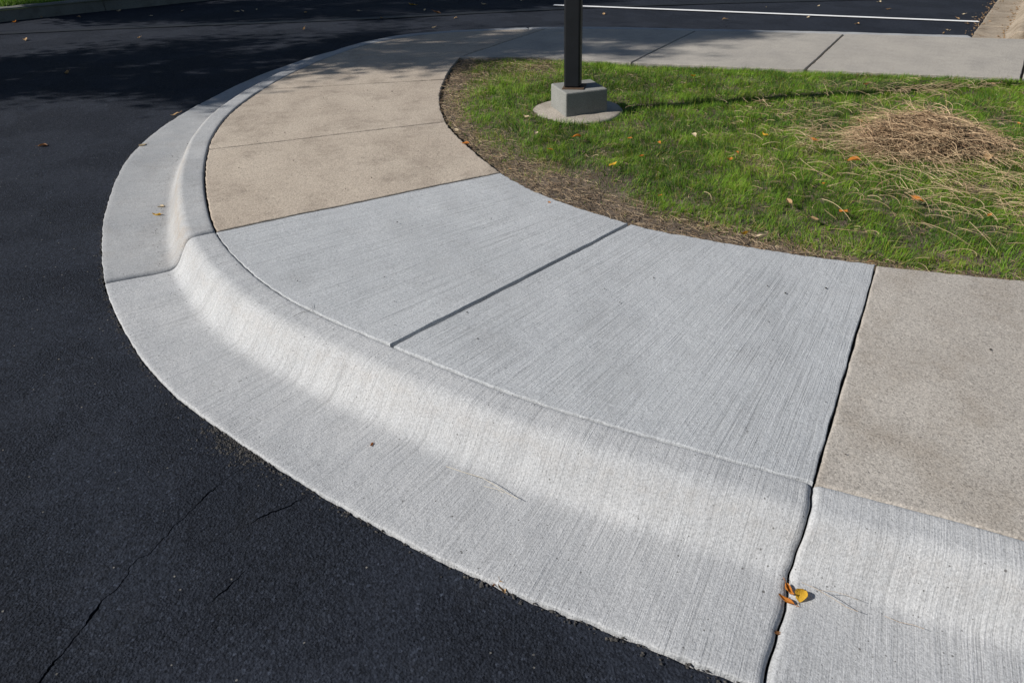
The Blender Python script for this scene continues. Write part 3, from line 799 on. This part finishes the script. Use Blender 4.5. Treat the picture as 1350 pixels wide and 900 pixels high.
# opposite lawn
opq = oppc.q[::6]
ol = np.vstack([opq, [(-40, -12), (-40, 60), (-1.5, 60)]])
vs_ = [Vector(p) for p in ol]
cv, ce, cf, *_ = delaunay_2d_cdt(vs_, [(i, (i + 1) % len(vs_)) for i in range(len(vs_))], [], 1, 1e-6)
cva = np.array([tuple(v) for v in cv]); cfa = np.array(cf); cen = cva[cfa].mean(1); cfa = cfa[in_poly(cen[:, 0], cen[:, 1], ol)]
me = mesh_np('opposite_lawn', np.c_[cva, np.full(len(cva), 0.135)], cfa, False)
tag(link('opposite_lawn', me, plain('mown_turf', (0.045, 0.085, 0.012), (0.11, 0.15, 0.03), 30, 0.95, 0.02)), kind='structure')
n = 130000
x = rng.uniform(-13.5, -3.0, n); y = rng.uniform(7.0, 15.0, n)
ins = in_poly(x, y, ol); x, y = x[ins], y[ins]; d = dist_poly(x, y, opq); k = (d < 5.0) & (d > 0.16); x, y = x[k], y[k]; m = len(x)
r = rng.random(m)[:, None]; col = np.array([0.05, 0.13, 0.010]) * (1 - r) + np.array([0.14, 0.24, 0.018]) * r
S = blades(x, y, np.full(m, .13), rng.uniform(.05, .10, m), rng.uniform(.005, .009, m), rng.uniform(0, 6.28, m), rng.uniform(.1, .9, m), col, col * 1.3)
tag(link('grass', mesh_np('grass', S[0], S[1], False, col=S[2]), M_grass), 'bright green grass behind the opposite kerb at top left', 'grass', kind='stuff')

# ------------------------------------------------------------------ lamp post
def box_bm(sx, sy, z0, z1, bev=0.01, seg=2, taper=1.0):
    bm = bmesh.new()
    lo = [bm.verts.new((a * sx / 2, b * sy / 2, z0)) for a, b in ((-1, -1), (1, -1), (1, 1), (-1, 1))]
    hi = [bm.verts.new((a * sx / 2 * taper, b * sy / 2 * taper, z1)) for a, b in ((-1, -1), (1, -1), (1, 1), (-1, 1))]
    bm.faces.new(lo[::-1]); bm.faces.new(hi)
    for i in range(4): bm.faces.new((lo[i], lo[(i + 1) % 4], hi[(i + 1) % 4], hi[i]))
    if bev: bmesh.ops.bevel(bm, geom=bm.edges[:], offset=bev, segments=seg, affect='EDGES', profile=0.5)
    return bm
def bm_obj(name, bm, mat, parent, smooth=False):
    me = bpy.data.meshes.new(name); bm.to_mesh(me); bm.free()
    if smooth: me.shade_smooth() if hasattr(me, 'shade_smooth') else None
    return link(name, me, mat, parent)
lp = empty('lamp_post', (0.455, 5.13, 0.19)); lp.rotation_euler = (0, math.radians(-2.2), 0)      # leans a touch
tag(lp, 'square black lamp post bolted on a concrete block in the lawn', 'lamp post')
# round footing with an uneven rim
bm = bmesh.new(); rings = []
for rr, zz in ((0.318, -0.06), (0.318, 0.006), (0.312, 0.016), (0.300, 0.021), (0.22, 0.024), (0.12, 0.026), (0.02, 0.026)):
    ring = []
    for k in range(64):
        a = 2 * math.pi * k / 64
        r2 = rr * (1 + 0.018 * float(vnoise(math.cos(a) * 3 + 9, math.sin(a) * 3 + 9, 1, 3)) * (rr > 0.25))
        ring.append(bm.verts.new((r2 * math.cos(a), r2 * math.sin(a), zz + 0.003 * float(vnoise(r2 * math.cos(a), r2 * math.sin(a), 14, 5)))))
    rings.append(ring)
for a, b in zip(rings[:-1], rings[1:]):
    for k in range(64): bm.faces.new((a[k], a[(k + 1) % 64], b[(k + 1) % 64], b[k]))
bm.faces.new(rings[-1])
bm_obj('footing', bm, M_foot, lp, True)
blk = bm_obj('base_block', box_bm(0.305, 0.305, 0.012, 0.180, 0.008, 2, 0.985), M_block, lp)
blk.location = (0.012, -0.005, 0.0); blk.rotation_euler = (0, 0, math.radians(17))
grout = bm_obj('anchor_plate', box_bm(0.150, 0.150, 0.176, 0.188, 0.003, 1), M_steel, lp)
grout.location = (-0.02, -0.03, 0); grout.rotation_euler = (0, 0, math.radians(-12))
pole = bm_obj('pole', box_bm(0.110, 0.110, 0.186, 5.2, 0.014, 3), M_black, lp)
pole.location = (-0.03, -0.03, 0); pole.rotation_euler = (0, 0, math.radians(-12))
head = bm_obj('lamp_head', box_bm(0.36, 0.62, 5.16, 5.30, 0.03, 2), M_black, lp); head.location = (0.25, 0.1, 0)
head.rotation_euler = (0, 0, math.radians(-78))
lens = bm_obj('lens', box_bm(0.28, 0.44, 5.150, 5.162, 0.004, 1), M_lens, head)

# ------------------------------------------------------------------ trees that shade the far asphalt (they stand beyond the left of the view)
def tree(base, height, crown_c, crown_r, crown_v, n_leaf, label, seed):
    r = np.random.default_rng(seed); rd = random.Random(seed)
    t = empty('shade_tree', (*base, 0.13)); tag(t, label, 'tree', 'trees on the opposite lawn')
    bm = bmesh.new()
    def limb(p0, p1, r0, r1, n=6, bend=0.15):
        p0 = Vector(p0); p1 = Vector(p1); mid = (p0 + p1) / 2 + Vector((rd.uniform(-1, 1), rd.uniform(-1, 1), rd.uniform(0, .6))) * bend * (p1 - p0).length * .5
        prev = None
        for k in range(n + 1):
            u = k / n; c = p0 * (1 - u) ** 2 + mid * 2 * u * (1 - u) + p1 * u * u; rad = r0 * (1 - u) + r1 * u
            d = (p1 - p0).normalized(); a = d.orthogonal().normalized(); b = d.cross(a)
            ring = [bm.verts.new(c + (a * math.cos(2 * math.pi * e / 8) + b * math.sin(2 * math.pi * e / 8)) * rad) for e in range(8)]
            if prev:
                for e in range(8): bm.faces.new((prev[e], prev[(e + 1) % 8], ring[(e + 1) % 8], ring[e]))
            prev = ring
    limb((0, 0, -.05), (0.05, 0.04, height * 0.93), 0.15, 0.02, 10, 0.05)
    tips = []
    for k in range(40):
        u = 0.02 + 0.96 * (k / 39); zc = crown_c - crown_v + 2 * crown_v * u
        a = k * 2.4 + rd.uniform(-.3, .3)
        rad = crown_r * math.sqrt(max(0.02, 1 - ((zc - crown_c) / crown_v) ** 2)) * (1.0 - 0.30 * max(0, (zc - crown_c) / crown_v)) * rd.uniform(0.72, 1.05)
        p1 = Vector((rad * math.cos(a), rad * math.sin(a), zc + 0.2)); p0 = Vector((0.02, 0.02, max(1.2, zc - 0.55 * rad - 0.1)))
        limb(p0, p1, 0.035, 0.008, 5, 0.3); tips.append((p0, p1))
    trunk = bpy.data.meshes.new('trunk'); bm.to_mesh(trunk); bm.free(); link('trunk', trunk, M_bark, t)
    # leaves along branches
    n = n_leaf; P = np.zeros((n, 3))
    for q in range(n):
        p0, p1 = tips[r.integers(len(tips))]; u = r.uniform(0.25, 1.08)
        c = p0.lerp(p1, u); s = 0.05 + 0.17 * u
        P[q] = (c.x + r.normal(0, s), c.y + r.normal(0, s), c.z + r.normal(0, s * 0.55))
    sz = r.uniform(0.035, 0.065, n); A = r.normal(size=(n, 3)); A /= np.linalg.norm(A, axis=1)[:, None]
    Bv = np.cross(A, r.normal(size=(n, 3))); Bv /= np.linalg.norm(Bv, axis=1)[:, None]
    V = np.stack([P - A * sz[:, None], P + Bv * sz[:, None] * .6, P + A * sz[:, None] * 1.1, P - Bv * sz[:, None] * .6], 1).reshape(-1, 3)
    b = np.arange(n) * 4
    link('crown', mesh_np('crown', V, np.stack([b, b + 1, b + 2, b + 3], 1), False), M_leaf['green'], t)
tree((-9.4, 5.98), 8.0, 5.25, 1.68, 2.8, 32000, 'slender leafy tree left of view shading the asphalt and sidewalk', 3)
tree((-9.4, 9.75), 7.0, 4.65, 1.25, 2.4, 22000, 'slender leafy tree left of view shading the farthest asphalt', 9)

# ------------------------------------------------------------------ fallen leaves
def leaf_mesh(kind, var):
    r = random.Random(hash((kind, var)) % 1000 if False else var * 31 + len(kind)); nu, nv = 9, 7
    V = []; curl = (0.5, 1.3, 2.0, 0.9)[var]; bend = (0.3, 0.6, 1.1, -0.4)[var]; asp = (0.30, 0.36, 0.30, 0.42)[var]
    for i in range(nu):
        u = i / (nu - 1); w = asp * (math.sin(math.pi * min(1, u * 0.97 + 0.02)) ** 0.75) * (1.15 - 0.45 * u)
        for j in range(nv):
            v = (j / (nv - 1) - 0.5) * 2
            ang = curl * v; rad = w / max(curl, 0.2)
            yy = rad * math.sin(ang) * (1 + 0.09 * math.sin(9 * u + 2 * v)); zz = rad * (1 - math.cos(ang)) + 0.05 * math.sin(7 * u + 3 * v * var)
            xx = u - 0.5
            zz += bend * (u - 0.5) ** 2 * 0.8
            V.append((xx, yy, zz + 0.02 * r.uniform(-1, 1)))
    Fq = [(i * nv + j, i * nv + j + 1, (i + 1) * nv + j + 1, (i + 1) * nv + j) for i in range(nu - 1) for j in range(nv - 1)]
    o = len(V)                                  # stem
    for k in range(5):
        t = k / 4; c = Vector((-0.5 - 0.34 * t, 0.05 * math.sin(3 * t), 0.10 * t + bend * 0.2))
        for e in range(3): V.append((c.x, c.y + 0.018 * math.cos(2.1 * e), c.z + 0.018 * math.sin(2.1 * e)))
    for k in range(4):
        for e in range(3):
            Fq.append((o + 3 * k + e, o + 3 * k + (e + 1) % 3, o + 3 * k + 3 + (e + 1) % 3, o + 3 * k + 3 + e))
    zmin = min(v[2] for v in V); V = [(a, b, c - zmin) for a, b, c in V]
    me = mesh_np('leaf', V, Fq, True); me.materials.append(M_leaf[kind]); return me
LEAF = {(k, v): leaf_mesh(k, v) for k in ('yellow', 'orange', 'tan', 'cream', 'brown') for v in range(4)}
def leaf(x, y, z, kind, size, label, group=None, var=None, rot=None, flip=False, name='fallen_leaf'):
    var = random.randrange(4) if var is None else var
    o = bpy.data.objects.new(name, LEAF[(kind, var)]); C.objects.link(o)
    o.location = (x, y, z); o.scale = (size,) * 3
    o.rotation_euler = (random.uniform(-.25, .25) + (math.pi if flip else 0), random.uniform(-.3, .3), random.uniform(0, 6.28) if rot is None else rot)
    tag(o, label, 'leaf', group)
    return o
def lz(x, y):
    a = np.array([x]); b = np.array([y]); d = np.minimum(dist_poly(a, b, near_I[::3]), dist_poly(a, b, near_F[::3]))
    return float(lawn_h(a, b, d)[0])
LEAVES = [
    (1.451, 6.016, 0.23, 'yellow', 0.07, 'lawn', 'bright yellow leaf on the lawn near the far sidewalk, right of the post'),
    (0.096, 4.805, 0.22, 'cream', 0.06, 'lawn', 'pale cream leaf on the grass in front of the round footing'),
    (0.401, 4.398, 0.23, 'orange', 0.06, 'lawn', 'orange brown leaf in the grass straight below the lamp post'),
    (0.564, 3.908, 0.22, 'yellow', 0.055, 'lawn', 'yellow leaf in the grass just above the bare soil patch'),
    (2.279, 4.736, 0.23, 'yellow', 0.075, 'lawn', 'yellow leaf just left of the dry grass heap'),
    (1.836, 4.309, 0.23, 'orange', 0.07, 'lawn', 'bright orange leaf in the grass, level with the heap and left of it'),
    (1.934, 3.968, 0.23, 'orange', 0.075, 'lawn', 'orange leaf at the lower left foot of the dry grass heap'),
    (1.584, 3.228, 0.22, 'orange', 0.06, 'lawn', 'orange leaf standing in the grass above the worn grey-tan slab corner'),
    (1.364, 3.355, 0.21, 'tan', 0.05, 'lawn', 'pale tan oval leaf in the grass above the bare soil edge'),
    (1.088, 3.111, 0.19, 'yellow', 0.05, 'lawn', 'rounded yellow leaf on the bare soil above the broomed slab'),
    (1.553, 2.807, 0.185, 'tan', 0.045, 'lawn', 'small tan leaf at the lawn edge beside the wide slab joint'),
    (2.719, 4.029, 0.24, 'tan', 0.085, 'lawn', 'long tan leaf at the lower right of the dry grass heap'),
    (2.005, 3.389, 0.22, 'orange', 0.08, 'lawn', 'orange brown leaf among loose stalks below the dry grass heap'),
    (1.554, 4.413, 0.23, 'yellow', 0.06, 'lawn', 'small upright yellow leaf in the middle of the green lawn'),
    (1.225, 3.971, 0.22, 'orange', 0.05, 'lawn', 'small orange leaf in the lawn between the bare soil and the heap'),
    (-0.361, 4.687, 0.185, 'cream', 0.05, 'lawn', 'pale leaf scrap wedged at the curved lawn edge left of the post'),
    (-0.288, 4.435, 0.185, 'orange', 0.05, 'lawn', 'orange leaf scrap wedged at the curved lawn edge below the pale one'),
    (-4.227, 7.118, 0, 'tan', 0.085, 'road', 'curled tan leaf alone in the shaded asphalt at left'),
    (-3.276, 4.965, 0, 'brown', 0.06, 'road', 'small dark brown leaf alone on sunlit asphalt at left'),
    (-2.639, 5.701, 0.01, 'tan', 0.07, 'road', 'tan leaf on the asphalt against the gutter edge at the bend'),
    (-2.565, 4.934, 0.01, 'cream', 0.06, 'road', 'pale leaf scrap on the gutter edge below the tan leaf'),
    (-1.97, 3.734, 0.008, 'yellow', 0.055, 'gutter', 'pale yellow leaf lying in the gutter near the kerb joint'),
    (-1.998, 3.854, 0.008, 'cream', 0.045, 'gutter', 'smaller cream leaf just above the yellow one in the gutter'),
    (-0.467, 1.822, 0.07, 'orange', 0.022, 'kerb', 'tiny orange leaf scrap on the sloping kerb face'),
    (-0.026, 1.255, 0.0, 'tan', 0.036, 'road', 'curled tan leaf on asphalt at the near gutter edge'),
    (-0.047, 1.265, 0.0, 'orange', 0.022, 'road', 'small orange leaf scrap beside the curled tan one at the gutter edge'),
    (0.762, 1.226, 0.016, 'yellow', 0.046, 'kerb', 'bright yellow curled leaf beside the wide kerb joint'),
    (0.732, 1.239, 0.018, 'orange', 0.048, 'kerb', 'crumpled orange leaf stuck in the wide kerb joint'),
    (0.715, 1.213, 0.014, 'orange', 0.042, 'kerb', 'orange leaf curl lying across the wide kerb joint, below the crumpled one'),
    (0.665, 1.122, 0.006, 'brown', 0.03, 'kerb', 'brown leaf fragment down in the wide kerb joint, lowest of all'),
    (0.191, 3.5, 0.175, 'orange', 0.02, 'walk', 'tiny orange leaf bit on the broomed slab near the lawn'),
    (-1.448, 11.385, 0, 'yellow', 0.12, 'road', 'yellow orange leaf on the farthest asphalt, left of the white line'),
    (-1.021, 10.646, 0, 'brown', 0.1, 'road', 'dark brown leaf by the dark strip on far asphalt left of the white line'),
    (-6.345, 9.934, 0, 'orange', 0.07, 'road', 'orange leaf at the foot of the opposite kerb, top left'),
]
FAR_LEAVES = [(-6.195, 10.279), (-5.402, 10.774), (-5.705, 10.279), (-4.796, 10.399), (-4.298, 8.877), (-5.535, 8.742), (-4.536, 10.774), (-3.543, 10.904), (-2.806, 10.646), (-2.526, 9.404), (-2.107, 10.774), (-1.206, 10.839), (-0.736, 10.22), (-0.959, 9.506), (-0.417, 11.385), (0.136, 11.753), (1.235, 10.521), (5.402, 11.603), (4.381, 11.244), (4.342, 9.769), (5.25, 9.304), (5.804, 10.162), (-1.71, 10.22), (-3.702, 10.774), (-3.755, 10.71), (3.897, 10.279), (5.219, 10.904), (5.725, 9.769), (6.072, 10.521), (2.754, 10.104), (5.089, 9.11), (6.065, 10.279), (3.592, 11.106)]
LAWN_LEAVES = [(0.725, 4.388), (0.661, 4.33), (1.119, 4.418), (1.303, 4.094), (2.438, 5.943), (2.835, 6.148), (2.724, 5.727), (1.476, 5.727), (1.564, 5.75), (1.634, 3.626), (2.259, 3.184), (3.295, 4.703), (0.226, 4.202), (-0.013, 3.953), (0.148, 4.494), (0.743, 4.042), (1.574, 4.494), (1.327, 5.774), (0.888, 4.301), (4.096, 6.175), (3.807, 5.798), (3.697, 5.727), (2.132, 4.175), (2.619, 4.388), (2.71, 4.107), (0.928, 3.167), (1.432, 3.175), (0.759, 3.499), (1.138, 3.056)]
for i, (x, y, z, kind, size, where, lab) in enumerate(LEAVES):
    if where == 'lawn': z = lz(x, y) + (0.042 if 'grass' in lab or 'lawn' in lab else 0.018)
    elif where in ('kerb', 'gutter'):
        uk = uB(x, y); d = float(np.linalg.norm(B.at(uk) - np.array([x, y]))); pd, pz = profile(float(kerb_w(uk)), softB(uk))
        z = float(np.interp(d, pd[1:-1], pz[1:-1])) - 0.003 - (0.012 if 'down in' in lab else 0)
    leaf(x, y, z + 0.002, kind, size * (0.95 if where == 'lawn' else 1), lab, var=2 if where == 'kerb' and kind != 'yellow' else (1 + i) % 4)
for x, y in FAR_LEAVES:
    kind = random.choice(['tan', 'tan', 'cream', 'cream'])
    where = 'left of the lamp post, beyond the kerb' if x < 0.55 else ('beside the white line' if x < 5.0 else 'near the stained gutter at top right')
    leaf(x, y, 0.008, kind, random.uniform(.04, .07), 'small dry %s leaf on the far asphalt %s' % (kind, where), 'small dry leaves on the far asphalt')
for x, y in LAWN_LEAVES:
    kind = random.choice(['tan', 'orange', 'orange', 'cream', 'tan'])
    where = 'along the far sidewalk' if y > 5.6 else ('around the dry grass heap' if x > 1.9 else ('between the lamp post and the bare soil' if y > 3.75 else 'close to the bare soil edge'))
    leaf(x, y, lz(x, y) + 0.042, kind, random.uniform(.025, .045), 'small %s leaf scrap in the lawn %s' % (kind, where), 'small leaf scraps in the lawn')

# ------------------------------------------------------------------ thin stalks and roots on the concrete
def stalk(pts, w, col, label, name='dry_stalk'):
    V = []; Fq = []; n = len(pts)
    for k, (x, y, z) in enumerate(pts):
        for e in range(4): V.append((x, y + w * math.cos(1.57 * e), z + w * math.sin(1.57 * e) + w))
    for k in range(n - 1):
        for e in range(4): Fq.append((4 * k + e, 4 * k + (e + 1) % 4, 4 * k + 4 + (e + 1) % 4, 4 * k + 4 + e))
    o = link(name, mesh_np(name, V, Fq, True, col=np.tile(np.array(col), (len(V), 1))), M_straw)
    tag(o, label, 'stalk'); return o
stalk([(0.762, 1.245, 0.036), (0.793, 1.227, 0.034), (0.824, 1.203, 0.031), (0.852, 1.173, 0.031), (0.878, 1.161, 0.029)], 0.0009, (0.45, 0.36, 0.26), 'thin tan rootlet trailing right from the yellow leaf')
stalk([(0.795, 1.22, 0.037), (0.837, 1.215, 0.037), (0.863, 1.206, 0.036), (0.889, 1.192, 0.034)], 0.0007, (0.48, 0.4, 0.3), 'upper branch of tan rootlet right of the yellow leaf')
stalk([(0.944, 1.152, 0.023), (0.972, 1.135, 0.023), (1.006, 1.126, 0.023), (1.026, 1.115, 0.023)], 0.0007, (0.5, 0.38, 0.26), 'short thin stalk alone on the gutter near the bottom right')
stalk([(-0.208, 1.692, 0.031), (-0.15, 1.668, 0.028), (-0.092, 1.645, 0.027), (-0.047, 1.611, 0.025), (-0.016, 1.584, 0.023), (0.018, 1.561, 0.021)], 0.0011, (0.62, 0.56, 0.44), 'long pale grass stalk lying along the foot of the kerb')
stalk([(-0.086, 1.613, 0.023), (-0.046, 1.6, 0.023), (-0.025, 1.584, 0.023)], 0.0008, (0.62, 0.56, 0.44), 'short pale grass stalk lying next to the long one')
stalk([(-0.854, 2.406, 0.151), (-0.827, 2.441, 0.151), (-0.799, 2.45, 0.153), (-0.791, 2.479, 0.153), (-0.804, 2.51, 0.156)], 0.0007, (0.06, 0.05, 0.04), 'thin dark curled root lying over the kerb top edge')


# ------------------------------------------------------------------ grit, crumbs
# dark bits on the walk and in the gutter
u = rng.uniform(uB(1.9, 1.03), UJ5, 110); v = rng.random(110); p0 = B.at(u)
nn = -out_n(B, u); P = p0 + nn * (0.05 + 1.25 * v)[:, None]
pos = np.c_[P, .1545 + .030 * (0.05 + 1.25 * v) / 1.45 + .002]
u2 = np.concatenate([UJ3 + rng.uniform(0, 2.4, 150), UJ3 - np.abs(rng.normal(0, .25, 26))]); P2 = B.at(u2) + out_n(B, u2) * (0.24 + np.abs(rng.normal(0, .03, 176)))[:, None]
pos2 = np.c_[P2, np.full(176, .010)]
V1, F1 = rocks(110, pos, .0012, .0055); V2, F2 = rocks(176, pos2, .0008, .0030)
tag(link('grit', mesh_np('grit', np.vstack([V1, V2]), np.vstack([F1, F2 + len(V1)]), False), M_grit), 'dark grit specks on the concrete walk and gutter', 'grit', kind='stuff')
# asphalt crumbs along the gutter edge
u = np.concatenate([rng.uniform(UJ1 - .3, UJ5, 800), rng.normal(uB(-0.58, 2.29), 0.09, 420), rng.normal(uB(-1.5, 3.3), 0.5, 160)])
P = g_edge(u, np.abs(rng.normal(0, 1, len(u))) * np.where((np.arange(len(u)) >= 800) & (np.arange(len(u)) < 1220), .035, .013) + .002); pos = np.c_[P, np.full(len(u), .002)]
V, Fq = rocks(len(u), pos, .0013, .0068)
t_ = rng.uniform(0, 3.8, 260); side = np.where(rng.random(260) < 0.6, rng.normal(-0.02, 0.05, 260), rng.normal(0.30, 0.03, 260))
Po = OLD_0[None] + OLD_DIR[None] * t_[:, None] + OLD_N[None] * side[:, None]
V3, F3 = rocks(260, np.c_[Po, np.full(260, .012)], .004, .016)
tag(link('leaf_litter', mesh_np('leaf_litter', V3, F3, False), plain('litter_brown', (0.14, 0.09, 0.05), (0.34, 0.23, 0.13), 60)), 'brown crumbled litter along the stained gutter at top right', 'litter', kind='stuff')
tag(link('asphalt_crumbs', mesh_np('asphalt_crumbs', V, Fq, False), M_crumb), 'loose asphalt crumbs along the gutter edge', 'crumbs', kind='stuff')
